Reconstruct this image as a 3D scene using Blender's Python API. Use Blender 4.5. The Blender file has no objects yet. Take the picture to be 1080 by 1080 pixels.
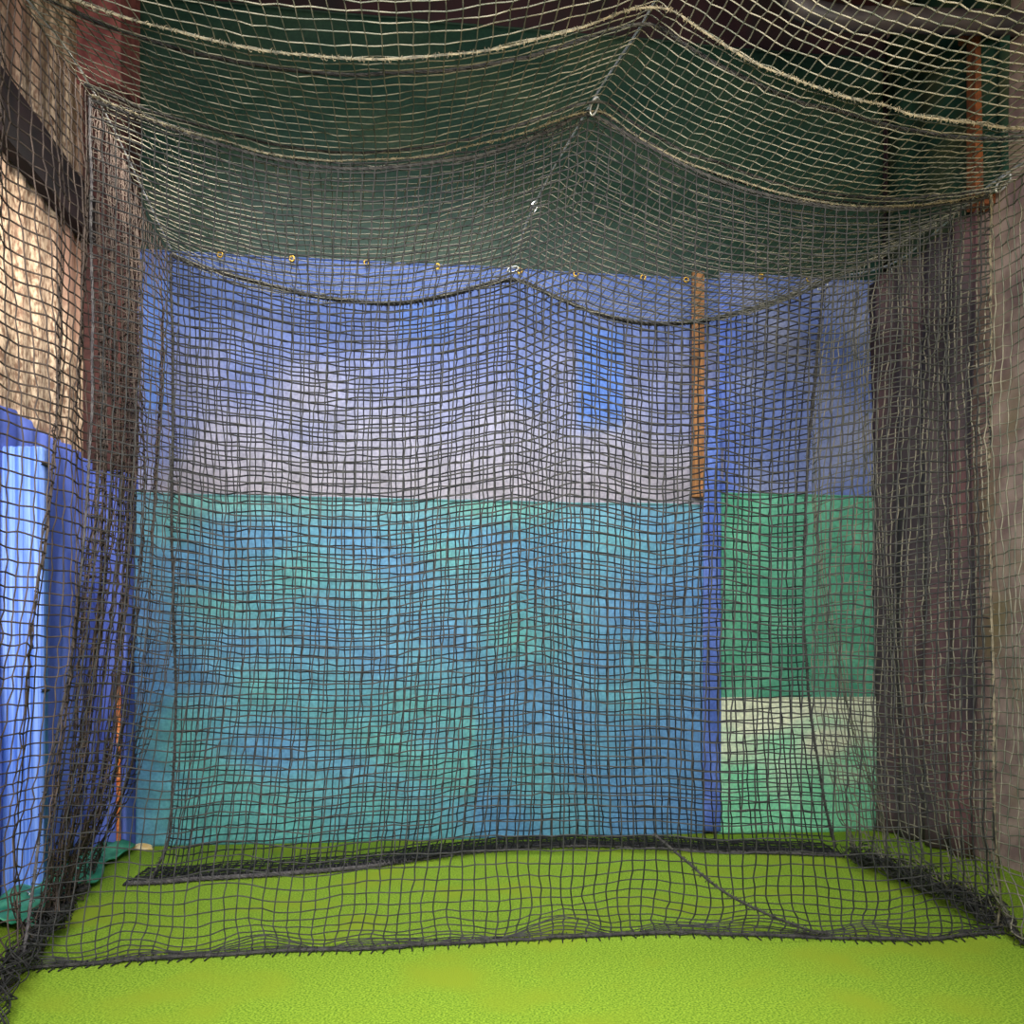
import bpy, math, random
import numpy as np
R = random.Random(7)
NR = np.random.RandomState(11)
F, HOR, EYE = 900.0, 700.0, 1.13      # focal length in px of a 1080 frame, horizon row, eye height

# ------------------------------------------------------------------ camera, world, lights, exposure
sc = bpy.context.scene
cam_d = bpy.data.cameras.new('camera'); cam = bpy.data.objects.new('camera', cam_d)
sc.collection.objects.link(cam); sc.camera = cam
cam.location = (0, 0, EYE); cam.rotation_euler = (math.pi/2, 0, 0)
cam_d.sensor_width = 36; cam_d.lens = F/1080*36; cam_d.shift_y = (HOR-540)/1080
cam_d.clip_start = 0.05; cam_d.clip_end = 60

w = bpy.data.worlds.new('world'); sc.world = w; w.use_nodes = True
w.node_tree.nodes['Background'].inputs[0].default_value = (0.95, 0.97, 1.0, 1)
w.node_tree.nodes['Background'].inputs[1].default_value = 0.55

def area(name, loc, target, size, power, col, sy=None, spread=math.pi):
    l = bpy.data.lights.new(name, 'AREA'); l.energy = power; l.color = col; l.spread = spread
    l.shape = 'RECTANGLE'; l.size = size; l.size_y = sy or size
    o = bpy.data.objects.new(name, l); sc.collection.objects.link(o); o.location = loc
    d = [target[i]-loc[i] for i in range(3)]
    import mathutils
    o.rotation_euler = mathutils.Vector(d).to_track_quat('-Z', 'Y').to_euler()
    return o
area('front_fill', (-0.4, -0.6, 2.7), (-0.2, 5.5, 1.3), 2.0, 132, (0.97, 0.98, 1.0), 0.6, 1.6)  # added frontal fill, there to brighten the tarps
area('hall_lamp_overhead', (0.2, 1.3, 4.9), (0.2, 2.2, 0), 2.6, 28, (1.0, 0.98, 0.9), 0.5, 1.2)
area('hall_lamp_right', (1.5, -0.3, 1.9), (0.6, 3.4, 3.6), 0.8, 30, (1.0, 0.86, 0.62), 0.4, 1.5)
area('tarp_fill', (-0.2, 3.9, 4.9), (-0.2, 5.75, 1.3), 3.4, 44, (0.97, 0.98, 1.0), 0.3, 1.5)  # added fill over the nets, aimed at the tarps, no real fixture
area('side_fill', (-1.1, 3.4, 3.95), (-2.55, 4.5, 2.6), 0.6, 12, (1.0, 0.92, 0.82), 0.3, 1.3)  # added fill that brightens the tan cladding on the left
sc.view_settings.view_transform = 'Standard'; sc.view_settings.look = 'None'
sc.view_settings.gamma = 1; sc.view_settings.use_curve_mapping = False
sc.view_settings.exposure = 0.55

# ------------------------------------------------------------------ helpers
def lin(c):
    return tuple(((v/255)/12.92 if v/255 <= .04045 else ((v/255+.055)/1.055)**2.4) for v in c)

def mat(name, c1, c2=None, scale=8, rough=.8, detail=4, stretch=(1, 1, 1), bump=0, bscale=60, lo=.38, hi=.62, metal=0, spec=.3, c3=None, s3=3, coords='Object'):
    m = bpy.data.materials.new(name); m.use_nodes = True
    nt = m.node_tree; b = nt.nodes['Principled BSDF']
    b.inputs['Roughness'].default_value = rough; b.inputs['Metallic'].default_value = metal
    b.inputs['Specular IOR Level'].default_value = spec
    b.inputs['Base Color'].default_value = (*lin(c1), 1)
    tc = nt.nodes.new('ShaderNodeTexCoord'); mp = nt.nodes.new('ShaderNodeMapping')
    mp.inputs['Scale'].default_value = stretch; nt.links.new(tc.outputs[coords], mp.inputs[0])
    def noise(sc_, det=detail):
        n = nt.nodes.new('ShaderNodeTexNoise'); n.inputs['Scale'].default_value = sc_; n.inputs['Detail'].default_value = det
        nt.links.new(mp.outputs[0], n.inputs['Vector']); return n
    col = None
    if c2:
        n = noise(scale); r = nt.nodes.new('ShaderNodeValToRGB')
        r.color_ramp.elements[0].position = lo; r.color_ramp.elements[1].position = hi
        r.color_ramp.elements[0].color = (*lin(c1), 1); r.color_ramp.elements[1].color = (*lin(c2), 1)
        nt.links.new(n.outputs['Fac'], r.inputs[0]); col = r.outputs[0]
        if c3:
            n3 = noise(s3, 2); r3 = nt.nodes.new('ShaderNodeValToRGB')
            r3.color_ramp.elements[0].position = .5; r3.color_ramp.elements[1].position = .68
            r3.color_ramp.elements[0].color = (0, 0, 0, 1); r3.color_ramp.elements[1].color = (1, 1, 1, 1)
            nt.links.new(n3.outputs['Fac'], r3.inputs[0])
            mx = nt.nodes.new('ShaderNodeMixRGB'); nt.links.new(r3.outputs[0], mx.inputs[0])
            nt.links.new(col, mx.inputs[1]); mx.inputs[2].default_value = (*lin(c3), 1); col = mx.outputs[0]
        nt.links.new(col, b.inputs['Base Color'])
    if bump:
        nb = noise(bscale, 3); bp = nt.nodes.new('ShaderNodeBump'); bp.inputs['Strength'].default_value = bump
        bp.inputs['Distance'].default_value = .01
        nt.links.new(nb.outputs['Fac'], bp.inputs['Height']); nt.links.new(bp.outputs[0], b.inputs['Normal'])
    return m

def cloth_mat(name, rough=.55):
    """woven tarpaulin whose print and fading come from a colour attribute, with a procedural weave over it"""
    m = bpy.data.materials.new(name); m.use_nodes = True; nt = m.node_tree; b = nt.nodes['Principled BSDF']
    b.inputs['Roughness'].default_value = rough; b.inputs['Specular IOR Level'].default_value = .25
    at = nt.nodes.new('ShaderNodeAttribute'); at.attribute_name = 'fade'
    tc = nt.nodes.new('ShaderNodeTexCoord'); n = nt.nodes.new('ShaderNodeTexNoise'); n.inputs['Scale'].default_value = 55
    n.inputs['Detail'].default_value = 3
    nt.links.new(tc.outputs['Object'], n.inputs['Vector'])
    r = nt.nodes.new('ShaderNodeValToRGB'); r.color_ramp.elements[0].position = .3; r.color_ramp.elements[1].position = .7
    r.color_ramp.elements[0].color = (.62, .64, .68, 1); r.color_ramp.elements[1].color = (1, 1, 1, 1)
    nt.links.new(n.outputs['Fac'], r.inputs[0])
    mx = nt.nodes.new('ShaderNodeMixRGB'); mx.blend_type = 'MULTIPLY'; mx.inputs[0].default_value = 1
    nt.links.new(at.outputs['Color'], mx.inputs[1]); nt.links.new(r.outputs[0], mx.inputs[2])
    nt.links.new(mx.outputs[0], b.inputs['Base Color'])
    return m

def mesh_obj(name, V, Fq, material, parent=None, smooth=True):
    V = np.asarray(V, dtype=np.float32).reshape(-1, 3)
    me = bpy.data.meshes.new(name)
    if isinstance(Fq, np.ndarray): groups = [Fq]
    else: groups = [np.asarray(g) for g in Fq if len(g)]
    tot = sum(g.size for g in groups); nf = sum(len(g) for g in groups)
    me.vertices.add(len(V)); me.vertices.foreach_set('co', V.ravel())
    me.loops.add(tot); me.loops.foreach_set('vertex_index', np.concatenate([g.ravel() for g in groups]).astype(np.int32))
    sizes = np.concatenate([np.full(len(g), g.shape[1], dtype=np.int32) for g in groups])
    me.polygons.add(nf)
    me.polygons.foreach_set('loop_start', np.concatenate([[0], np.cumsum(sizes)[:-1]]).astype(np.int32))
    me.polygons.foreach_set('use_smooth', np.full(nf, smooth))
    me.update(calc_edges=True); me.validate()
    me.materials.append(material)
    o = bpy.data.objects.new(name, me); sc.collection.objects.link(o)
    if parent: o.parent = parent
    return o

def root(name, loc, label, cat, group=None):
    o = bpy.data.objects.new(name, None); sc.collection.objects.link(o)
    o.location = (0, 0, 0) if loc is None else loc; o.empty_display_size = .1
    o['label'] = label; o['category'] = cat
    if group: o['group'] = group
    return o
def tag(o, label, cat, group=None):
    o['label'] = label; o['category'] = cat
    if group: o['group'] = group
    return o
def structure(o): o['kind'] = 'structure'; return o

def P(px, py, d):                       # the point that a measured pixel shows at depth d
    return np.array([(px-540)/F*d, d, EYE+(HOR-py)/F*d])
def floor_d(py): return F*EYE/(py-HOR)

def crom(C, t):                          # Catmull-Rom through C (n,...) at fractional indices t
    C = np.asarray(C, float); n = len(C); t = np.clip(t, 0, n-1-1e-9)
    i = np.floor(t).astype(int); f = (t-i).reshape(-1, *([1]*(C.ndim-1)))
    E = np.concatenate([[2*C[0]-C[1]], C, [2*C[-1]-C[-2]]])
    p0, p1, p2, p3 = E[i], E[i+1], E[i+2], E[i+3]
    return .5*((2*p1)+(-p0+p2)*f+(2*p0-5*p1+4*p2-p3)*f**2+(-p0+3*p1-3*p2+p3)*f**3)

def patch(rows, vs, nu, nv, us=None, cusp=None):
    """rows: control rows of points; returns nodes (nv+1, nu+1, 3)"""
    rows = np.array(rows, float); K = rows.shape[1]
    tu = np.linspace(0, 1, nu+1)
    iu = tu*(K-1) if us is None else np.interp(tu, us, np.arange(K))
    tv = np.interp(np.linspace(0, 1, nv+1), vs, np.arange(len(vs)))
    A = crom(rows, tv)                                  # (nv+1, K, 3)
    T = A.transpose(1, 0, 2)                            # (K, nv+1, 3)
    if cusp is None: B = crom(T, iu)
    else:                                               # a crease where the sheet is pinned up at column cusp
        nl = int((iu <= cusp).sum()); B = np.concatenate([crom(T[:cusp+1], iu[:nl]), crom(T[cusp:], iu[nl:]-cusp)])
    return B.transpose(1, 0, 2)

def tubes(S, r, sides=4):
    """S (n strings, N, 3) -> verts, quads"""
    S = np.asarray(S, float); n, N, _ = S.shape
    T = np.gradient(S, axis=1); T /= np.linalg.norm(T, axis=2, keepdims=True)+1e-9
    ref = np.zeros_like(T); mean = np.abs(T.mean(axis=1)); ax = np.argmin(mean, axis=1)
    for k in range(n): ref[k, :, ax[k]] = 1
    A = np.cross(T, ref); A /= np.linalg.norm(A, axis=2, keepdims=True)+1e-9
    B = np.cross(T, A)
    ang = np.arange(sides)*2*math.pi/sides+.4
    rr = r if np.ndim(r) == 0 else np.asarray(r)[..., None, None]
    V = S[:, :, None, :]+rr*(A[:, :, None, :]*np.cos(ang)[None, None, :, None]+B[:, :, None, :]*np.sin(ang)[None, None, :, None])
    idx = np.arange(n*N*sides).reshape(n, N, sides)
    a = idx[:, :-1, :]; b = np.roll(a, -1, axis=2); d_ = idx[:, 1:, :]; c = np.roll(d_, -1, axis=2)
    Q = np.stack([a, b, c, d_], axis=-1).reshape(-1, 4)
    return V.reshape(-1, 3), Q

def merge(parts):
    Vs, Qs, off = [], [], 0
    for V, Q in parts: Vs.append(V); Qs.append(Q+off); off += len(V)
    return np.concatenate(Vs), np.concatenate(Qs)

def smooth_noise(nv, nu, amp, fu, fv, k=7):
    v, u = np.meshgrid(np.linspace(0, 1, nv), np.linspace(0, 1, nu), indexing='ij'); o = np.zeros((nv, nu, 3))
    for c in range(3):
        for _ in range(k):
            o[..., c] += np.sin(2*math.pi*(u*NR.uniform(.3, 1)*fu*NR.choice([-1, 1])+v*NR.uniform(.1, 1)*fv)+NR.uniform(0, 6.3))/k
    return o*amp*1.6

def densify(S, m=2):
    n = S.shape[1]; return crom(S.transpose(1, 0, 2), np.linspace(0, n-1, (n-1)*m+1)).transpose(1, 0, 2)

def netting(name, G, r, material, parent, jit=.004, knots=True, extra=None):
    """knotted square mesh over the node grid G (rows, cols, 3): every string a swept tube, every crossing a knot"""
    G = G+NR.normal(0, jit, G.shape)
    G[..., 2] = np.maximum(G[..., 2], r*1.5)
    parts = [tubes(densify(G), r), tubes(densify(G.transpose(1, 0, 2)), r)]
    if extra: parts.append(extra)
    V, Q = merge(parts); tri = []
    if knots:
        C = G.reshape(-1, 3); n = len(C); k = r*1.85
        D = np.array([[1, 0, 0], [-1, 0, 0], [0, 1, 0], [0, -1, 0], [0, 0, 1], [0, 0, -1]])*k
        KV = (C[:, None, :]+D[None]).reshape(-1, 3)
        KT = np.array([[0, 2, 4], [2, 1, 4], [1, 3, 4], [3, 0, 4], [2, 0, 5], [1, 2, 5], [3, 1, 5], [0, 3, 5]])
        tri = (KT[None]+np.arange(n)[:, None, None]*6).reshape(-1, 3)+len(V)
        V = np.concatenate([V, KV])
    return mesh_obj(name, V, [Q, tri], material, parent), G

def rope(name, path, r, material, parent=None, turns=22, strands=3, fuzz=0, step=.012):
    """laid rope: strands wound round a path, optionally with lashing loops"""
    path = np.asarray(path, float)
    L = np.linalg.norm(np.diff(path, axis=0), axis=1).sum(); N = max(8, int(L/step))
    C = crom(path, np.linspace(0, len(path)-1, N))
    T = np.gradient(C, axis=0); T /= np.linalg.norm(T, axis=1, keepdims=True)+1e-9
    ref = np.zeros(3); ref[np.argmin(np.abs(T.mean(axis=0)))] = 1
    A = np.cross(T, ref); A /= np.linalg.norm(A, axis=1, keepdims=True)+1e-9; B = np.cross(T, A)
    ph = np.linspace(0, L*turns*2*math.pi/2, N); S = []
    for k in range(strands):
        a = ph+k*2*math.pi/strands
        S.append(C+r*.55*(A*np.cos(a)[:, None]+B*np.sin(a)[:, None]))
    parts = [tubes(np.array(S), r*.62, 5)]
    if fuzz:                                # lashing loops and loose twine around the rope
        n = int(L/fuzz); a = np.linspace(0, 2*math.pi, 9); loops = []
        for k in range(n):
            i = min(N-2, int((k+.5)/n*N)); q = r*R.uniform(1.3, 2.6); off = (R.uniform(-1, 1)*r*.6, R.uniform(-1, 1)*r*.6)
            loops.append(C[i]+A[i]*(q*np.cos(a)+off[0])[:, None]+B[i]*(q*np.sin(a)+off[1])[:, None]+T[i]*(np.linspace(-1, 1, 9)*R.uniform(-.012, .012))[:, None])
        parts.append(tubes(np.array(loops), .0017, 4))
    V, Q = merge(parts); return mesh_obj(name, V, Q, material, parent)

def box(name, lo, hi, material, parent=None, bev=0, rotz=0):
    x0, y0, z0 = lo; x1, y1, z1 = hi
    V = [(x0, y0, z0), (x1, y0, z0), (x1, y1, z0), (x0, y1, z0), (x0, y0, z1), (x1, y0, z1), (x1, y1, z1), (x0, y1, z1)]
    Q = np.array([[0, 3, 2, 1], [4, 5, 6, 7], [0, 1, 5, 4], [1, 2, 6, 5], [2, 3, 7, 6], [3, 0, 4, 7]])
    o = mesh_obj(name, V, Q, material, parent, smooth=False)
    if bev: b = o.modifiers.new('b', 'BEVEL'); b.width = bev; b.segments = 2
    return o

def prism(name, pts, z0, z1, material, parent=None):      # vertical slab over a plan quad
    V = [(x, y, z0) for x, y in pts]+[(x, y, z1) for x, y in pts]
    Q = np.array([[3, 2, 1, 0], [4, 5, 6, 7], [0, 1, 5, 4], [1, 2, 6, 5], [2, 3, 7, 6], [3, 0, 4, 7]])
    return mesh_obj(name, V, Q, material, parent, smooth=False)

# ------------------------------------------------------------------ materials
M = {}
M['turf'] = mat('turf', (92, 124, 30), (148, 178, 54), 130, .95, 5, bump=.9, bscale=260, c3=(132, 152, 40), s3=2.2, spec=.1)
M['twine'] = mat('black_twine', (22, 22, 22), (46, 45, 42), 30, .75, spec=.35)
M['twine_back'] = mat('black_twine_rear', (13, 13, 15), (27, 27, 29), 30, .8, spec=.3)
M['twine_top'] = mat('lit_twine', (70, 72, 60), (112, 106, 90), 12, .7, spec=.4)  # paler copy of the dark twine, lamp light put into its colour
M['rope'] = mat('grey_rope', (72, 68, 56), (118, 108, 86), 40, .8)
M['rope_dark'] = mat('dark_rope', (34, 32, 32), (58, 56, 52), 40, .8)
M['twine_left'] = mat('brown_black_twine', (46, 38, 34), (76, 64, 56), 14, .75)
M['rope_grey'] = mat('dark_grey_rope', (58, 54, 56), (84, 80, 78), 40, .8)
M['steel'] = mat('galvanised_steel', (205, 205, 200), (160, 160, 155), 30, .35, metal=.7, spec=.6)
M['brass'] = mat('brass', (214, 170, 70), (180, 140, 60), 20, .35, metal=.8)
M['wall_dark'] = mat('dark_wall', (46, 26, 30), (30, 24, 26), 4, .9, stretch=(1, 1, .4))
M['ceiling'] = mat('dark_ceiling', (60, 26, 28), (34, 22, 24), 3, .9)
M['joist'] = mat('dark_joist', (72, 40, 36), (44, 26, 26), 6, .85, stretch=(.2, 1, 1))
M['tan'] = mat('tan_cladding', (118, 92, 74), (204, 180, 152), 48, .85, 6, stretch=(1, 1, .5), bump=.6, bscale=30, c3=(158, 124, 106), s3=2, spec=.15)
M['pink_wall'] = mat('pinkish_grey_wall', (128, 104, 100), (168, 144, 132), 7, .9, c3=(128, 112, 84), s3=2)
M['brick'] = mat('reddish_masonry', (104, 56, 56), (134, 78, 74), 14, .9, bump=.5, bscale=30)
M['beam'] = mat('dark_brown_beam', (42, 30, 30), (26, 22, 22), 5, .85)
M['green_cloth'] = mat('dark_green_windscreen', (16, 44, 34), (30, 58, 44), 2.6, .85, 4, stretch=(.6, 1, 1.6), bump=.3, bscale=9, c3=(44, 52, 34), s3=2.3, spec=.15)
M['black_cloth'] = mat('charcoal_curtain', (54, 46, 50), (78, 66, 68), 3, .9, 4, stretch=(1, 1, .3), bump=.3, bscale=6, c3=(104, 72, 72), s3=2.6)
M['blue_cloth'] = mat('bright_blue_vinyl', (84, 122, 210), (136, 168, 238), 16, .45, 4, stretch=(5, 5, .12), bump=.3, bscale=8)
M['blue_side'] = mat('blue_side_tarp', (62, 78, 150), (96, 114, 192), 6, .6, 4, stretch=(1, 2, .3), bump=.4, bscale=5)
M['wood'] = mat('brown_batten_wood', (110, 74, 40), (146, 100, 58), 10, .8, stretch=(4, 4, .4))
M['rust'] = mat('rusty_orange_post', (120, 66, 30), (80, 44, 26), 16, .8)
M['orange'] = mat('orange_paint', (204, 98, 44), (236, 150, 90), 40, .6, stretch=(1, 1, 2))
M['green_tarp'] = mat('green_ground_tarp', (30, 112, 82), (82, 160, 124), 9, .55, bump=.4, bscale=14)
M['grey_pipe'] = mat('grey_pipe', (64, 56, 54), (44, 40, 42), 6, .5)
M['litter'] = mat('pale_plastic', (208, 176, 110), (226, 214, 180), 18, .7)
M['red'] = mat('red_plastic', (190, 70, 56), (150, 50, 44), 18, .5)
cloth = cloth_mat('printed_tarpaulin')

# ------------------------------------------------------------------ the room
def wb_d(X): return 5.70+.116*X                       # depth of the back wall at X
def wall_X(px, off=0):
    a = (px-540)/F; return a*(5.70-off)/(1-.116*a)
def WB(px, z, off): X = wall_X(px, off); return np.array([X, wb_d(X)-off, z])
def WBz(px, py, off): X = wall_X(px, off); return EYE+(HOR-py)/F*(wb_d(X)-off)
def wl_X(d): return -2.50-.085*(d-4.17)                # left wall
def wr_X(d): return 2.64-.085*(d-6.0)                  # right wall

fl = mesh_obj('floor', [(-6, -4, 0), (6, -4, 0), (6, 8, 0), (-6, 8, 0)], np.array([[0, 1, 2, 3]]), M['turf']); structure(fl)
structure(prism('wall_back', [(-2.9, wb_d(-2.9)), (3.0, wb_d(3.0)), (3.0, wb_d(3)+.15), (-2.9, wb_d(-2.9)+.15)], 0, 5.75, M['wall_dark']))
# left wall: corrugated cladding above a plain base
N = 260; ds = np.linspace(-3.5, 5.55, N); cor = .012*np.sign(np.sin(ds*2*math.pi/.19))*np.abs(np.sin(ds*2*math.pi/.19))**.3
V = []; Q = []
for i, d in enumerate(ds):
    for z in (0, 2.0, 5.75): V.append((wl_X(d)+cor[i]-.015, d, z))
for i in range(N-1):
    for k in range(2): Q.append((i*3+k, (i+1)*3+k, (i+1)*3+k+1, i*3+k+1))
o = mesh_obj('wall_left', V, np.array(Q), M['tan'], smooth=False); structure(o)
o.modifiers.new('s', 'SOLIDIFY').thickness = .1
structure(prism('wall_right', [(wr_X(-3.5), -3.5), (wr_X(-3.5)+.15, -3.5), (wr_X(6.03)+.15, 6.03), (wr_X(6.03), 6.03)], 0, 5.75, M['pink_wall']))
structure(box('ceiling', (-4, 1.2, 5.75), (4, 6.6, 5.9), M['ceiling']))

# ceiling joists
for i, y in enumerate((3.0, 3.7, 4.4, 5.0)):
    o = box('ceiling_joist', (-2.45, y, 5.5), (2.6, y+.09, 5.75), M['joist'], bev=.006)
    tag(o, ['dark brown ceiling joist nearest the camera above the nets', 'dark brown ceiling joist, second from the camera', 'dark brown ceiling joist, second from the back wall',
            'dark brown ceiling joist closest to the back wall'][i], 'joist', 'ceiling joists')

# beams on the left wall
def along_left(name, d0, d1, z0a, z1a, z0b, z1b, depth, m):
    Xa, Xb = wl_X(d0), wl_X(d1)
    V = [(Xa, d0, z0a), (Xa+depth, d0, z0a), (Xb+depth, d1, z0b), (Xb, d1, z0b), (Xa, d0, z1a), (Xa+depth, d0, z1a), (Xb+depth, d1, z1b), (Xb, d1, z1b)]
    return mesh_obj(name, V, np.array([[0, 3, 2, 1], [4, 5, 6, 7], [0, 1, 5, 4], [1, 2, 6, 5], [2, 3, 7, 6], [3, 0, 4, 7]]), m, smooth=False)
o = along_left('wall_beam', 2.6, 5.35, 3.62, 3.98, 3.66, 3.92, .08, M['beam'])
tag(o, 'dark brown horizontal beam running along the tan left wall', 'beam')
r_ = root('corner_pillar', (-2.5, 5.2, 0), 'reddish brown masonry pillar in the back left corner', 'pillar')
M['brick_dark'] = mat('dark_red_masonry', (52, 32, 30), (74, 44, 40), 14, .9)
for nm, lo, hi in (('shaft', (-.12, -.05, 2.3), (.17, .18, 4.6)), ('capital', (-.22, -.1, 4.6), (.16, .18, 5.75))):
    box(nm, lo, hi, M['brick' if nm == 'capital' else 'brick_dark'], r_, bev=.01)
box('base', (-.12, -.05, 0), (.17, .18, 2.3), M['blue_side'], r_, bev=.01)['label'] = 'blue padded lower half of the pillar'

# ------------------------------------------------------------------ tarps on the back wall
def mixc(a, b, t): t = np.clip(t, 0, 1)[..., None]; return np.asarray(a)*(1-t)+np.asarray(b)*t
def bumpy(x, y, seed, n=6, s=1.0):
    rr = np.random.RandomState(seed); o = np.zeros_like(x)
    for _ in range(n):
        o += np.sin(x*rr.uniform(.5, 2.5)*s*rr.choice([-1, 1])+y*rr.uniform(.5, 2.5)*s+rr.uniform(0, 6.3))
    return o/n
def back_sheet(name, px0, px1, z0, z1, off, colfun, wr, label, cat, group, side=None, nx=110, nz=90, seed=1, grom=None, edge=None):
    x0, x1 = wall_X(px0, off), wall_X(px1, off)
    X, Z = np.meshgrid(np.linspace(x0, x1, nx+1), np.linspace(z0, z1, nz+1))
    PXv = X*F/(wb_d(X)-off)+540; PYv = HOR-(Z-EYE)*F/(wb_d(X)-off)
    D = bumpy(X, Z*.35, seed, 9, 3.2)*wr+bumpy(X*.4, Z, seed+5, 5, 4)*wr*.5+bumpy(X, Z, seed+8, 8, 11)*wr*.25
    XX = X.copy()
    if edge is not None: XX = X+edge(Z)*((X-x0)/(x1-x0))
    V = np.stack([XX, wb_d(X)-off-wr+D, Z], -1)
    idx = np.arange((nx+1)*(nz+1)).reshape(nz+1, nx+1)
    Q = np.stack([idx[:-1, :-1], idx[:-1, 1:], idx[1:, 1:], idx[1:, :-1]], -1).reshape(-1, 4)
    rt = root(name, None, label, cat, group)
    o = mesh_obj('sheet', V.reshape(-1, 3), Q, cloth, rt)
    col = colfun(PXv, PYv); lc = np.where(col/255 <= .04045, col/255/12.92, ((col/255+.055)/1.055)**2.4)
    at = o.data.color_attributes.new('fade', 'FLOAT_COLOR', 'POINT')
    at.data.foreach_set('color', np.concatenate([lc, np.ones((*lc.shape[:2], 1))], -1).astype(np.float32).ravel())
    o.modifiers.new('s', 'SOLIDIFY').thickness = .003
    # folded hem along the top, with eyelets
    top = V[-1]; hc = tuple(colfun(PXv, PYv)[-1].mean(axis=0)*.9)
    hem = mesh_obj('hem', *tubes(np.array([top[::3]]), .007, 6), mat(name+'_hem', hc, tuple(v*.85 for v in hc), 30), rt)
    if grom is not None:
        for gp in grom:
            X_ = wall_X(gp, off); d = wb_d(X_)-off-wr*1.6-.012; a = np.linspace(0, 2*math.pi, 13)
            ring = np.stack([X_+.016*np.cos(a), np.full(13, d), z1-.018+.016*np.sin(a)], -1)
            mesh_obj('grommet', *tubes(np.array([ring]), .006, 6), M['brass'], rt)
    return rt
def c_upper(x, y):
    n = bumpy(x/40, y/40, 21, 8); n2 = bumpy(x/14, y/14, 22, 8)
    c = mixc((78, 100, 158), (106, 116, 160), (y-320)/70+n*.6)
    t = np.clip((y-370)/90+n*.8-np.clip((230-x)/60, 0, 1)-np.clip((x-690)/70, 0, 1)*.6, 0, 1)
    c = mixc(c, (148, 146, 164), t); c = mixc(c, (150, 140, 138), np.clip((y-455)/60, 0, 1)*t*.55)
    for (a, b, q, r2, s) in ((606, 660, 345, 460, 1), (416, 482, 318, 372, .7), (150, 182, 290, 450, .8), (540, 575, 380, 440, .4)):
        m = np.clip((x-a)/6, 0, 1)*np.clip((b-x)/6, 0, 1)*np.clip((y-q)/8, 0, 1)*np.clip((r2-y)/22, 0, 1)
        c = mixc(c, (80, 116, 186), m*s)
    return np.clip(c*(1+.10*n2[..., None]), 0, 255)
def c_lower(x, y):
    n = bumpy(x/55, y/45, 31, 8); n2 = bumpy(x/13, y/10, 32, 9); n3 = bumpy(x/30, y/22, 33, 9)
    c = mixc((88, 142, 176), (94, 164, 158), .35+n*1.1+np.clip((y-720)/200, 0, .5)*np.where(x < 500, 1, -.4)+n3*.7)
    c = mixc(c, (112, 160, 126), np.clip((562-y)/24, 0, 1)*.4)
    c = mixc(c, (98, 138, 190), np.clip((x-560)/180, 0, 1)*.5); c = mixc(c, (84, 112, 180), np.clip((195-x)/50, 0, 1)*.4)
    return np.clip(c*(1+.12*n2[..., None]), 0, 255)
def c_rblue(x, y):
    n = bumpy(x/25, y/30, 41, 8); c = mixc((96, 114, 170), (134, 140, 168), .4+n); return mixc(c, (70, 104, 206), np.clip((790-x)/30, 0, 1)*.6)
def c_green(x, y):
    n = bumpy(x/20, y/20, 51, 8); return mixc((76, 150, 118), (102, 174, 140), .5+n)
def c_pale(x, y):
    n = bumpy(x/22, y/14, 61, 8); c = mixc((226, 230, 196), (134, 214, 166), (y-765)/70+n*.9); return c
def c_strip(x, y):
    n = bumpy(x/8, y/20, 71, 6); return mixc((72, 98, 170), (98, 124, 196), .5+n)
G1 = 'tarpaulins hung on the back wall'
back_sheet('green_windscreen', 147, 930, 3.66, 5.33, .03, lambda x, y: mixc((22, 50, 40), (42, 62, 46), .5+bumpy(x/60, y/30, 81, 8)), .03,
           'dark green windscreen hung high across the back wall above the blue tarps', 'windscreen', G1, nx=90, nz=50)
back_sheet('blue_tarp', 143, 762, 2.10, 3.71, .09, c_upper, .025, 'large faded blue and grey tarpaulin on the upper back wall', 'tarp', G1,
           seed=2, grom=(235, 310, 388, 462, 548, 607, 677, 722), nx=200, nz=100)
back_sheet('teal_tarp', 145, 748, .0, 2.18, .14, c_lower, .03, 'large teal tarpaulin covering the lower back wall down to the turf', 'tarp', G1, seed=3, nx=200, nz=120)
back_sheet('blue_strip_tarp', 741, 760, .02, 2.95, .21, c_strip, .012, 'narrow blue tarp edge hanging beside the green and teal tarps', 'tarp', G1, seed=4, nx=8, nz=60)
back_sheet('pale_blue_tarp', 757, 930, 2.2, 3.75, .10, c_rblue, .03, 'smaller blue tarpaulin right of the wooden batten, above the green one', 'tarp', G1, seed=6,
           grom=(800, 850), nx=60, nz=60)
back_sheet('green_tarp', 757, 933, .86, 2.27, .14, c_green, .025, 'mid green square tarpaulin between the pale green and the blue one', 'tarp', G1, seed=7, nx=50, nz=50)
back_sheet('pale_green_tarp', 756, 924, .0, .90, .18, c_pale, .03, 'pale green and cream tarpaulin reaching down to the turf', 'tarp', G1, seed=8, nx=60, nz=40)
X_ = wall_X(735, .17); d_ = wb_d(X_)-.2
o = box('wooden_batten', (X_-.04, d_-.02, WBz(735, 525, .19)), (X_+.04, d_+.02, 3.72), M['wood'], bev=.004)
tag(o, 'brown wooden batten standing upright between the two blue tarps', 'batten')

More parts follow.
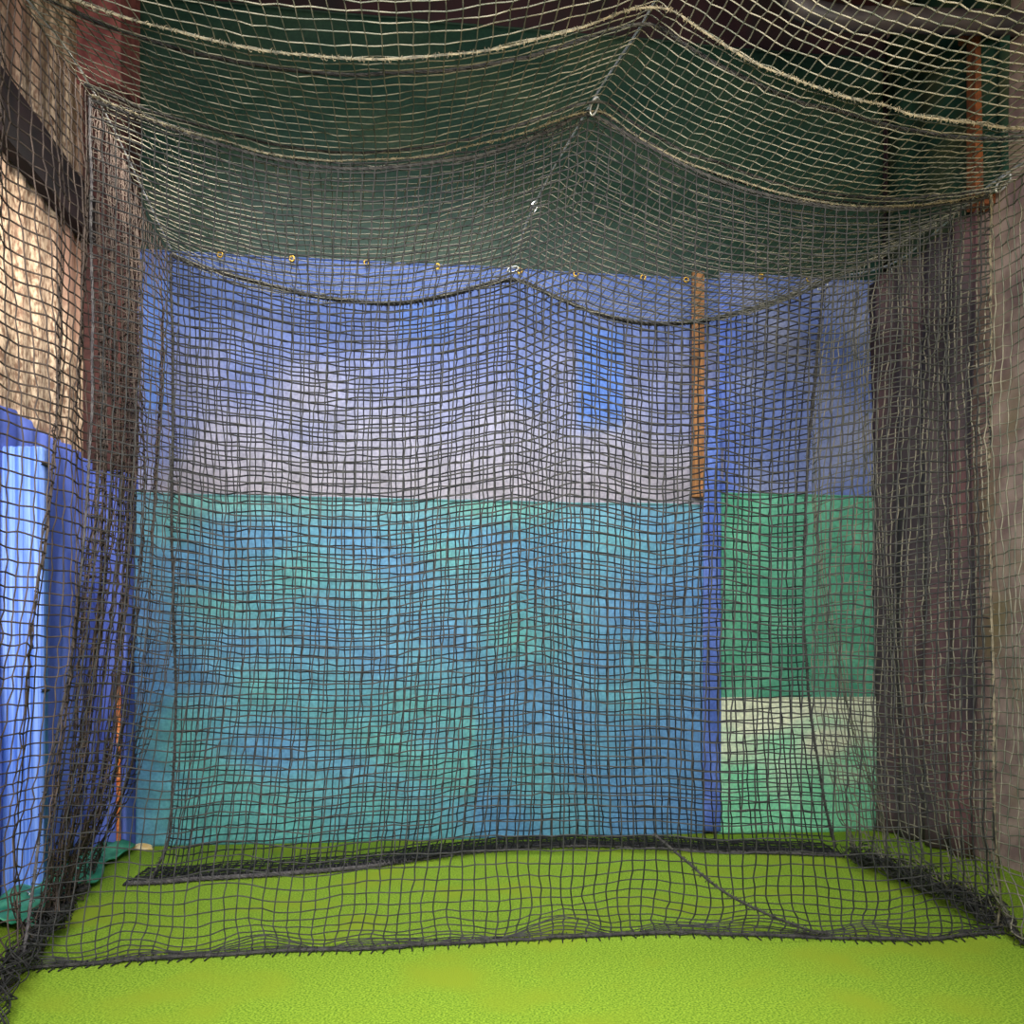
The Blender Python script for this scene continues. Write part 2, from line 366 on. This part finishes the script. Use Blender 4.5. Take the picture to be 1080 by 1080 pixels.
# a strip of debris at the foot of the back wall
def crumple(name, c, sx, sy, h, m, label, cat, group=None, seed=0, n=14):
    rr = np.random.RandomState(seed); a, b = np.meshgrid(np.linspace(0, 2*math.pi, n, endpoint=False), np.linspace(0.02, math.pi/2, 7))
    rad = 1+.28*bumpy(np.cos(a)*2, np.sin(a)*2+b, seed, 6, 2)
    V = np.stack([c[0]+sx*rad*np.cos(a)*np.sin(b), c[1]+sy*rad*np.sin(a)*np.sin(b), .002+h*np.cos(b)*(1+.3*np.sin(3*a+b))], -1)
    idx = np.arange(7*n).reshape(7, n); p = idx[:-1]; q = idx[1:]
    Q = np.stack([p, q, np.roll(q, -1, 1), np.roll(p, -1, 1)], -1).reshape(-1, 4)
    o = mesh_obj(name, V.reshape(-1, 3), Q, m); return tag(o, label, cat, group)
for k, (px, py, s, m, lab) in enumerate((
        (903, 872, .055, 'litter', 'yellowish crumpled plastic sheet at the foot of the pale green tarp'),
        (927, 871, .05, 'litter', 'cream crumpled plastic sheet in the back right corner'),
        (955, 880, .035, 'litter', 'small tan scrap beside the right wall, behind the netting'),
        (985, 887, .028, 'red', 'small red plastic piece by the dark right curtain'),
        (157, 892, .05, 'litter', 'flat pale scrap at the left foot of the teal tarp'))):
    d = floor_d(py); crumple('plastic_scrap', ((px-540)/F*d, d-.1), s*1.4, s*.7, s*.55, M[m], lab, 'scrap', 'scraps along the walls', seed=k)

# ------------------------------------------------------------------ side wall cloths
def pleated(name, pts, z0, z1, amp, per, m, label, cat, group=None, nz=24, seed=0, wav=.01):
    pts = np.array(pts, float); L = np.linalg.norm(np.diff(pts, axis=0), axis=1).sum(); n = max(12, int(L/per*8))
    C = crom(pts, np.linspace(0, len(pts)-1, n)); T = np.gradient(C, axis=0); T /= np.linalg.norm(T, axis=1, keepdims=True)
    Nn = np.stack([-T[:, 1], T[:, 0]], -1); s = np.linspace(0, L, n)
    rr = np.random.RandomState(seed); ph = np.cumsum(rr.uniform(.6, 1.4, n))*2*math.pi*(L/per)/n; V = []
    for z in np.linspace(z0, z1, nz+1):
        w_ = amp*np.sin(ph+.3*np.sin(z*2+seed))*(1.1-.3*(z-z0)/(z1-z0))+wav*np.sin(z*3+s*4)
        q = C+Nn*w_[:, None]; V.append(np.column_stack([q, np.full(n, z)+.01*np.sin(s*9)*(z > z0+.1)]))
    idx = np.arange((nz+1)*n).reshape(nz+1, n)
    Q = np.stack([idx[:-1, :-1], idx[:-1, 1:], idx[1:, 1:], idx[1:, :-1]], -1).reshape(-1, 4)
    o = mesh_obj(name, np.concatenate(V), Q, m); o.modifiers.new('s', 'SOLIDIFY').thickness = .003
    return tag(o, label, cat, group)
pleated('charcoal_curtain', [(2.44, 5.84), (2.52, 5.55), (2.58, 5.2), (2.63, 4.85)], .01, 3.72, .03, .22, M['black_cloth'],
        'dark charcoal curtain hanging on the right wall', 'curtain', seed=3)
pleated('green_side_screen', [(2.56, 5.86), (2.60, 5.4), (2.66, 4.8), (2.68, 4.6)], 3.74, 5.4, .015, .3, M['green_cloth'],
        'dark green screen high on the right wall above the charcoal curtain', 'windscreen', seed=5)
pleated('blue_wall_tarp', [(wl_X(3.2)+.05, 3.2), (wl_X(4)+.05, 4.0), (wl_X(4.7)+.05, 4.7), (wl_X(5.3)+.05, 5.3)], .02, 2.36, .018, .16, M['blue_side'],
        'darker blue tarpaulin along the foot of the tan left wall', 'tarp', seed=9)
# bright blue ribbed pad standing out from the left wall
r_ = root('blue_wall_pad', (-2.40, 4.12, 0), 'bright blue ribbed pad standing against the left wall', 'pad')
n = 80; xs = np.linspace(-.09, .122, n); rib = .010*np.abs(np.sin(xs*2*math.pi/.075))
V = []
for z in (0.0, .01, 2.17, 2.18):
    e = .006 if z in (0.0, 2.18) else 0
    for i in range(n): V.append((xs[i], e-rib[i], z))
    for i in range(n-1, -1, -1): V.append((xs[i], .07-e, z))
m2 = 2*n; Q = []
for k in range(3):
    for i in range(m2): Q.append((k*m2+i, k*m2+(i+1) % m2, (k+1)*m2+(i+1) % m2, (k+1)*m2+i))
for i in range(n-1): Q.append((3*m2+i, 3*m2+i+1, 3*m2+m2-2-i, 3*m2+m2-1-i))
mesh_obj('padding', V, np.array(Q), M['blue_cloth'], r_)
for z in (1.0, 2.1):
    a = np.array([[(.124, .0, z), (.128, .02, z), (.128, .05, z), (.124, .07, z)]]); mesh_obj('strap', *tubes(a, .008, 6), M['rope_dark'], r_)

# crumpled green ground tarp at the foot of the left wall
U, W_ = np.meshgrid(np.linspace(0, 1, 60), np.linspace(0, 1, 18))
dd = 3.55+U*1.6; Xl = wl_X(dd)+.10; Xr = np.interp(dd, [3.5, 4.3, 5.2], [-1.98, -2.12, -2.3])+.03*np.sin(dd*9)
Xg = Xl+(Xr-Xl)*W_; Zg = .03+.08*np.abs(bumpy(Xg*6, dd*3, 91, 9, 2))+.03*(1-np.abs(2*W_-1))
idx = np.arange(60*18).reshape(18, 60); Q = np.stack([idx[:-1, :-1], idx[1:, :-1], idx[1:, 1:], idx[:-1, 1:]], -1).reshape(-1, 4)
o = mesh_obj('green_ground_tarp', np.stack([Xg, dd, Zg], -1).reshape(-1, 3), Q, M['green_tarp']); o.modifiers.new('s', 'SOLIDIFY').thickness = .006
tag(o, 'crumpled green tarp lying on the floor along the left wall', 'tarp')

# thin orange pole in the back left corner, rusty post top right
pp = P(125, 885, 5.1); r_ = root('orange_pole', (pp[0], 5.1, 0), 'thin orange pole standing in the back left corner behind netting', 'pole')
mesh_obj('shaft', *tubes(np.array([[(0, 0, z) for z in np.linspace(.0, 1.0, 8)]]), .013, 8), M['orange'], r_)
mesh_obj('foot', *tubes(np.array([[(0, 0, 0.001), (0, 0, .01), (0, 0, .03)]]), np.array([[.03, .03, .02]]), 10), M['orange'], r_)
r_ = root('hanging_post', (wr_X(4.85)-.07, 4.85, 0), 'rusty orange post hanging down the right wall in the top right corner', 'post')
box('post', (-.06, -.05, 3.72), (.055, .05, 4.75), M['rust'], r_, bev=.006); box('mounting_plate', (-.09, -.08, 4.7), (.06, .08, 4.76), M['rust'], r_)
o = mesh_obj('overhead_pipe', *tubes(crom(np.array([(1.5, 4.6, 5.74), (1.5, 4.6, 5.2), (1.5, 4.6, 4.75), (1.7, 4.6, 4.62), (2.1, 4.6, 4.6), (2.74, 4.6, 4.58)], float), np.linspace(0, 5, 40))[None], .06, 14), M['grey_pipe'])
tag(o, 'grey pipe bending from the ceiling to the right wall above the nets', 'pipe')

# ------------------------------------------------------------------ cage nets
NG = 'nets of the practice cage'
# -- front net (the nearer hanging sheet)
c0x = [95, 215, 330, 440, 540, 625, 740, 850, 950, 1045]
rows = [
 [(x, y, 3.5) for x, y in zip(c0x, [100, 143, 170, 168, 148, 115, 178, 208, 214, 200])],
 [(x, 400+y, 3.5) for x, y in zip([97, 205, 315, 425, 530, 608, 735, 845, 947, 1045], [-20, 4, 18, 14, -4, -22, 4, 16, 10, 0])],
 [(x, 672+y, 3.48) for x, y in zip([78, 190, 305, 415, 520, 608, 725, 840, 945, 1045], [-5, 6, 12, 8, -4, -14, 0, 8, 8, 2])],
 [(x, 850+y, 3.44) for x, y in zip([45, 165, 285, 400, 510, 610, 722, 835, 945, 1047], [8, 8, 6, 2, -2, -6, -2, 4, 2, 0])]]
hy = [1024, 1015, 1007, 1003, 996, 990, 987, 990, 994, 986]; hx = [30, 150, 275, 390, 505, 610, 722, 840, 955, 1060]
rows.append([(x, y-30, floor_d(y)+.04) for x, y in zip([33, 150, 275, 390, 505, 610, 722, 840, 953, 1055], hy)])
rows.append([(x, y-2, floor_d(y)) for x, y in zip(hx, hy)])
rows = [[P(*q) for q in r] for r in rows]
Gf = patch(rows, [0, .30, .60, .79, .90, 1], 80, 82, cusp=5)
sn = smooth_noise(83, 81, .05, 9, 2); sn[:, :, 0] *= .12; sn[:, :, 2] *= .35; ramp = np.linspace(0, 1, 83)[:, None]
Gf[..., 1] += (sn[..., 1]*np.minimum(1, ramp*4)*np.clip((1-ramp)*8, .15, 1))
Gf[..., 2] += sn[..., 2]*np.minimum(1, ramp*3)*np.clip((1-ramp)*6, 0, 1); Gf[..., 0] += sn[..., 0]*np.minimum(1, ramp*3)
lowz = smooth_noise(83, 81, .03, 10, 9); msk = np.clip((ramp-.76)*8, 0, 1)*np.clip((1-ramp)*16, 0, 1); Gf[..., 2] += lowz[..., 2]*msk; Gf[..., 0] += lowz[..., 0]*msk*.8
fn = root('front_net', None, 'black square mesh net hanging across the cage, nearer one, its hem on the bright turf', 'net', NG)
st = []
for k in range(0, 81):
    p = Gf[-1, k]; a = R.uniform(-.012, .012); st.append([p, p+np.array([a*.5, -.015, -.001]), p+np.array([a, -.035-R.uniform(0, .02), -.002])])
st = np.array(st); st[..., 2] = np.maximum(st[..., 2], .004)
_, Gf = netting('netting', Gf, .0032, M['twine'], fn, .0022, extra=tubes(st, .0028, 4))
rope('head_rope', Gf[0, ::4]+np.array([0, 0, -.02]), .006, M['rope_dark'], fn, fuzz=.05)
rope('hem_rope', Gf[-1, ::2]+np.array([0, 0, .004]), .006, M['rope_dark'], fn, fuzz=.02)
rope('border_rope', Gf[::4, 0], .0055, M['rope_grey'], fn, fuzz=.08, turns=14); rope('border_rope', Gf[::4, -1], .005, M['rope'], fn, fuzz=.08, turns=14)
# a bunched seam running diagonally across the lower right
seam = [P(690, 880, 3.40), P(720, 905, 3.39), P(760, 938, 3.38), P(800, 960, 3.38), P(850, 980, 3.45), P(875, 985, 3.5)]
rope('seam', seam, .005, M['rope_dark'], fn, fuzz=.02)

# -- back net
bx = [180, 235, 320, 400, 470, 540, 615, 690, 770, 868]; bd = np.linspace(4.70, 4.95, 10)
rows = [[(x, y, d) for x, y, d in zip(bx, [270, 288, 310, 320, 312, 293, 325, 342, 332, 300], bd)],
        [(x, 520+y, d) for x, y, d in zip([185, 240, 322, 400, 470, 541, 615, 690, 768, 850], [-8, -2, 6, 10, 4, -8, 4, 12, 8, -2], bd)],
        [(x, 720+y, d) for x, y, d in zip([187, 242, 322, 400, 470, 541, 615, 690, 768, 853], [-4, 0, 4, 6, 0, -6, 2, 6, 4, 0], bd)]]
by = [935, 930, 924, 917, 907, 897, 894, 896, 900, 904]; bbx = [130, 205, 300, 380, 445, 530, 620, 700, 780, 890]
rows.append([(x, y-30, (floor_d(y)*.6+d*.4)) for x, y, d in zip([172, 225, 312, 390, 460, 538, 618, 695, 775, 875], by, bd)])
rows.append([(x, y-1, floor_d(y)) for x, y in zip(bbx, by)])
rows = [[P(*q) for q in r] for r in rows]
tail = [p+np.array([0.02*math.sin(i*2), .30, .02]) for i, p in enumerate(rows[-1])]
tail = [np.array([p[0], min(p[1], wb_d(p[0])-.24), .02]) for p in tail]; rows.append(tail)
Gb = patch(rows, [0, .32, .60, .80, .87, 1], 78, 78, cusp=5)
sn = smooth_noise(79, 79, .07, 8, 2); ramp = np.linspace(0, 1, 79)[:, None]; e = np.minimum(1, ramp*4)*np.clip((.9-ramp)*6, 0.1, 1)
Gb[..., 1] += sn[..., 1]*e; Gb[..., 2] += sn[..., 2]*.25*e; Gb[..., 0] += sn[..., 0]*.10*e
bn = root('back_net', None, 'black square mesh net hanging across the cage, farther one, just before the tarps', 'net', NG)
_, Gb = netting('netting', Gb, .0042, M['twine_back'], bn, .0022)
rope('head_rope', Gb[0, ::4], .012, M['rope_dark'], bn, fuzz=.025)
rope('border_rope', Gb[:66:4, 0]+np.array([0, -.01, 0]), .007, M['rope_dark'], bn, fuzz=.03)
rope('border_rope', Gb[:66:4, -1]+np.array([0, -.01, 0]), .007, M['rope_dark'], bn, fuzz=.03)
k = int(.87*78); rope('hem_rope', np.maximum(Gb[k, ::3], [-9, -9, .016]), .011, M['rope_grey'], bn, fuzz=.02)

# -- left side net
ld = np.array([2.2, 2.8, 3.2, 3.5, 3.7, 3.9, 4.1, 4.4, 4.72])
def side(Xs, zs, dd_): return [np.array([x, d, z]) for x, d, z in zip(Xs, dd_, zs)]
topz = np.array([3.50, 3.48, 3.47, 3.46, 3.44, 3.42, 3.40, 3.37, 3.36])
X1 = [-1.75, -1.74, -1.74, -1.74, -1.75, -1.77, -1.81, -1.85, -1.88]
rows = [side(X1, topz, ld), side(X1, [1.95]*9, ld), side([-1.78, -1.79, -1.80, -1.81, -1.83, -1.85, -1.88, -1.92, -1.94], [1.05]*9, ld),
        side([-1.82, -1.85, -1.87, -1.88, -1.90, -1.92, -1.96, -2.02, -2.08], [.5]*9, ld),
        side([-1.72, -1.80, -1.88, -1.93, -1.98, -2.03, -2.10, -2.18, -2.24], [.14]*9, ld),
        side([-1.62, -1.70, -1.80, -1.93, -1.99, -2.05, -2.12, -2.22, -2.30], [.015]*9, ld)]
us = np.concatenate([[0], np.cumsum([.7, .45, .42, .7, .75, .7, .5, .33])]); us /= us[-1]
Gl = patch(rows, [0, .44, .70, .86, .955, 1], 84, 74, us)
ramp = np.linspace(0, 1, 75)[:, None]; uu = np.linspace(0, 1, 85)[None, :]
pl = np.sin(uu*2*math.pi*13+1.5*np.sin(ramp*3))*.020+smooth_noise(75, 85, .03, 8, 2)[..., 0]
Gl[..., 0] += pl*np.clip(ramp*6, .2, 1); Gl[..., 1] += smooth_noise(75, 85, .03, 8, 3)[..., 1]
low = smooth_noise(75, 85, .05, 16, 10)*np.clip((ramp-.85)*8, 0, 1)[..., None]; Gl += low
ln = root('left_side_net', None, 'black mesh net along the left side of the cage, before the tan wall', 'net', NG)
_, Gl = netting('netting', Gl, .0033, M['twine_left'], ln, .003)
rope('hem_rope', np.maximum(Gl[-2, ::2], [-9, -9, .02]), .012, M['rope_dark'], ln, fuzz=.015)
# -- right side net
rd = np.array([2.4, 2.9, 3.2, 3.5, 3.8, 4.1, 4.5, 4.93])
X1 = [2.03, 2.0, 1.98, 1.965, 1.935, 1.905, 1.86, 1.815]; X2 = [2.02, 2.0, 1.985, 1.965, 1.93, 1.88, 1.80, 1.72]
zt = [2.92, 2.95, 3.0, 3.06, 3.12, 3.17, 3.24, 3.30]
rows = [side(X1, zt, rd), side(X2, [1.95]*8, rd), side([2.04, 2.02, 1.99, 1.97, 1.93, 1.88, 1.81, 1.74], [1.0]*8, rd),
        side([2.08, 2.05, 2.02, 1.98, 1.96, 1.93, 1.90, 1.86], [.42]*8, rd), side([2.16, 2.12, 2.09, 2.05, 2.03, 2.0, 1.96, 1.92], [.10]*8, rd),
        side([2.26, 2.2, 2.14, 2.07, 2.14, 2.10, 2.04, 1.96], [.015]*8, rd)]
us = (rd-rd[0])/(rd[-1]-rd[0]); Gr = patch(rows, [0, .36, .66, .85, .955, 1], 56, 68, us)
ramp = np.linspace(0, 1, 69)[:, None]
Gr[..., 0] += smooth_noise(69, 57, .028, 6, 2)[..., 0]*np.clip(ramp*6, .2, 1); Gr[..., 1] += smooth_noise(69, 57, .03, 6, 3)[..., 1]
Gr += smooth_noise(69, 57, .05, 12, 9)*np.clip((ramp-.85)*8, 0, 1)[..., None]
rn = root('right_side_net', None, 'black mesh net along the right side of the cage, before the charcoal curtain', 'net', NG)
_, Gr = netting('netting', Gr, .0031, M['twine_top'], rn, .0028)
rope('hem_rope', np.maximum(Gr[-2, ::2], [-9, -9, .02]), .012, M['rope_dark'], rn, fuzz=.02)
# spare net bunched on the turf at the two front corners
def bunch(name, path, rad, n, label):
    C = crom(np.array(path, float), np.linspace(0, len(path)-1, 60)); S = []
    for k in range(n):
        a = R.uniform(0, 6.28); q = rad*math.sqrt(R.random()); f1, f2 = R.uniform(2, 9), R.uniform(2, 9); t = np.linspace(0, 1, 60)
        ax = q*np.cos(a+f1*t*2)+.012*np.sin(t*40*R.uniform(.6, 1.3)+k); az = q*np.sin(a+f2*t*2)+.012*np.cos(t*40*R.uniform(.6, 1.3)+k)
        S.append(C+np.stack([ax, ax*.5, np.abs(az)], -1))
    S = np.array(S); S[..., 2] = np.maximum(S[..., 2], .005)
    return tag(mesh_obj(name, *tubes(S, .0025, 4), M['twine']), label, 'net bundle')
bunch('net_bundle', [(-1.58, 2.55, .03), (-1.70, 2.85, .05), (-1.80, 3.15, .05), (-1.90, 3.5, .06), (-1.93, 3.6, .04)], .06, 24, 'thick dark bundle of slack net on the turf at the front left corner')
bunch('net_bundle', [(2.06, 3.62, .03), (2.02, 3.85, .05), (1.98, 4.15, .06), (1.95, 4.5, .05), (1.9, 4.8, .04)], .09, 34, 'thick dark bundle of slack net on the turf at the front right corner')

# -- ceiling net
def crow(d, lx, ly, cx, cy, rx, ry, sl, sr, dr=None):
    dr = dr or d; out = []
    for k in range(9): t = k/8; out.append(P(lx+(cx-lx)*t, ly+(cy-ly)*t+sl*4*t*(1-t), d))
    for k in range(1, 9): t = k/8; out.append(P(cx+(rx-cx)*t, cy+(ry-cy)*t+sr*4*t*(1-t), d+(dr-d)*t))
    return out
rows = [crow(2.1, -200, -290, 780, -225, 1390, -60, 110, 100),
        crow(2.45, -100, -160, 735, -100, 1275, 40, 95, 75),
        crow(2.8, -16, -49, 695, -2, 1171, 120, 82, 52),
        crow(3.5, 95, 100, 625, 115, 1045, 203, 62, 50),
        crow(4.1, 145, 200, 575, 215, 950, 262, 48, 50, 4.2),
        crow(4.7, 180, 270, 540, 292, 868, 300, 38, 44, 4.95)]
us = np.linspace(0, 1, 17)
Gc = patch(rows, [0, .14, .27, .54, .77, 1], 88, 58, us, cusp=8)
ramp = np.linspace(0, 1, 59)[:, None]
sn = smooth_noise(59, 89, .008, 8, 4); Gc[..., 2] += sn[..., 2]; Gc[..., 1] += smooth_noise(59, 89, .012, 5, 4)[..., 1]*np.clip((1-ramp)*8, 0, 1)
cn = root('top_net', None, 'mesh net of lit-toned twine sagging in swags over the top of the cage', 'net', NG)
_, Gc = netting('netting', Gc, .0023, M['twine_top'], cn, .002)
k1 = round(.27*58); k2 = round(.54*58)
rope('cross_rope', Gc[k1, ::3]+np.array([0, 0, -.004]), .0035, M['rope'], cn, fuzz=.018)
rope('cross_rope', Gc[k1+3, ::3]+np.array([0, 0, .012]), .006, M['rope_dark'], cn)
rope('cross_rope', Gc[k2-1, ::3]+np.array([0, 0, .01]), .005, M['rope_dark'], cn)
rope('cross_rope', Gc[k2, ::3]+np.array([0, 0, -.002]), .0032, M['rope'], cn, fuzz=.025)

# ------------------------------------------------------------------ cables and snap hooks
def cable(name, pts, label):
    C = crom(np.array(pts), np.linspace(0, len(pts)-1, 60)); return tag(rope(name, C, .0045, M['steel'], None, turns=60), label, 'cable', 'support cables of the cage')
dz = np.array([0, 0, .02])
cable('steel_cable', [P(780, -225, 2.1)+dz, P(695, -2, 2.8)+dz, P(627, 108, 3.5)+dz, P(563, 219, 4.25)+dz*.5, P(541, 282, 4.75)+dz], 'steel cable running away along the ridge in the middle of the ceiling net')
cable('steel_cable', [P(-200, -290, 2.1)+dz, P(-16, -49, 2.8)+dz, P(95, 96, 3.5)+dz, P(180, 266, 4.7)+dz], 'steel cable carrying the left edge of the ceiling net')
cable('steel_cable', [P(1390, -60, 2.1)+dz, P(1171, 120, 2.8)+dz, P(1047, 198, 3.5)+dz, P(945, 280, 4.3)+dz, P(868, 298, 4.93)+dz], 'steel cable carrying the right edge of the ceiling net')
hook0 = None
def snap_hook(loc, rot, s, label):
    global hook0
    if hook0 is None:
        rt = root('snap_hook', (0, 0, 0), '', 'snap hook')
        a = np.concatenate([np.linspace(.25*math.pi, 1.0*math.pi, 8), np.linspace(1.0*math.pi, 1.9*math.pi, 8)])
        S = np.array([[(.011*math.cos(t), 0, .028*math.sin(t)) for t in a]])
        mesh_obj('hook_body', *tubes(S, .0032, 8), M['steel'], rt)
        mesh_obj('gate', *tubes(np.array([[(.0105, 0, -.012), (.011, 0, .004), (.0085, 0, .021)]]), .0024, 8), M['steel'], rt)
        hook0 = rt
    else:
        rt = hook0.copy(); sc.collection.objects.link(rt)
        for ch in [c for c in sc.objects if c.parent is hook0]:
            c = ch.copy(); sc.collection.objects.link(c); c.parent = rt
    rt.location = loc; rt.rotation_euler = rot; rt.scale = (s, s, s)
    rt['label'] = label; rt['group'] = 'snap hooks holding the nets'
    return rt
snap_hook(P(627, 112, 3.46), (.2, .3, .4), 1.3, 'silver snap hook where the front net peaks at the middle cable')
snap_hook(P(563, 219, 4.22), (0, .6, .9), 1.5, 'silver snap hook halfway along the middle cable between both hanging nets')
snap_hook(P(541, 284, 4.68), (0, 1.2, .3), 1.2, 'silver snap hook at the middle peak of the back net')
snap_hook(P(1058, 193, 3.46), (.2, .7, .2), 1.5, 'snap hook at the top right corner of the front net')
snap_hook(P(945, 285, 4.26), (0, 1.2, .5), 1.2, 'snap hook along the right cable between both hanging nets')
snap_hook(P(868, 302, 4.9), (0, 1.0, .2), 1.3, 'snap hook at the top right corner of the back net')
dq = floor_d(955); snap_hook(P(31, 950, dq-.1)+np.array([0, 0, .03]), (1.2, .9, .3), 1.3, 'silver snap hook lying on the green ground tarp at left')
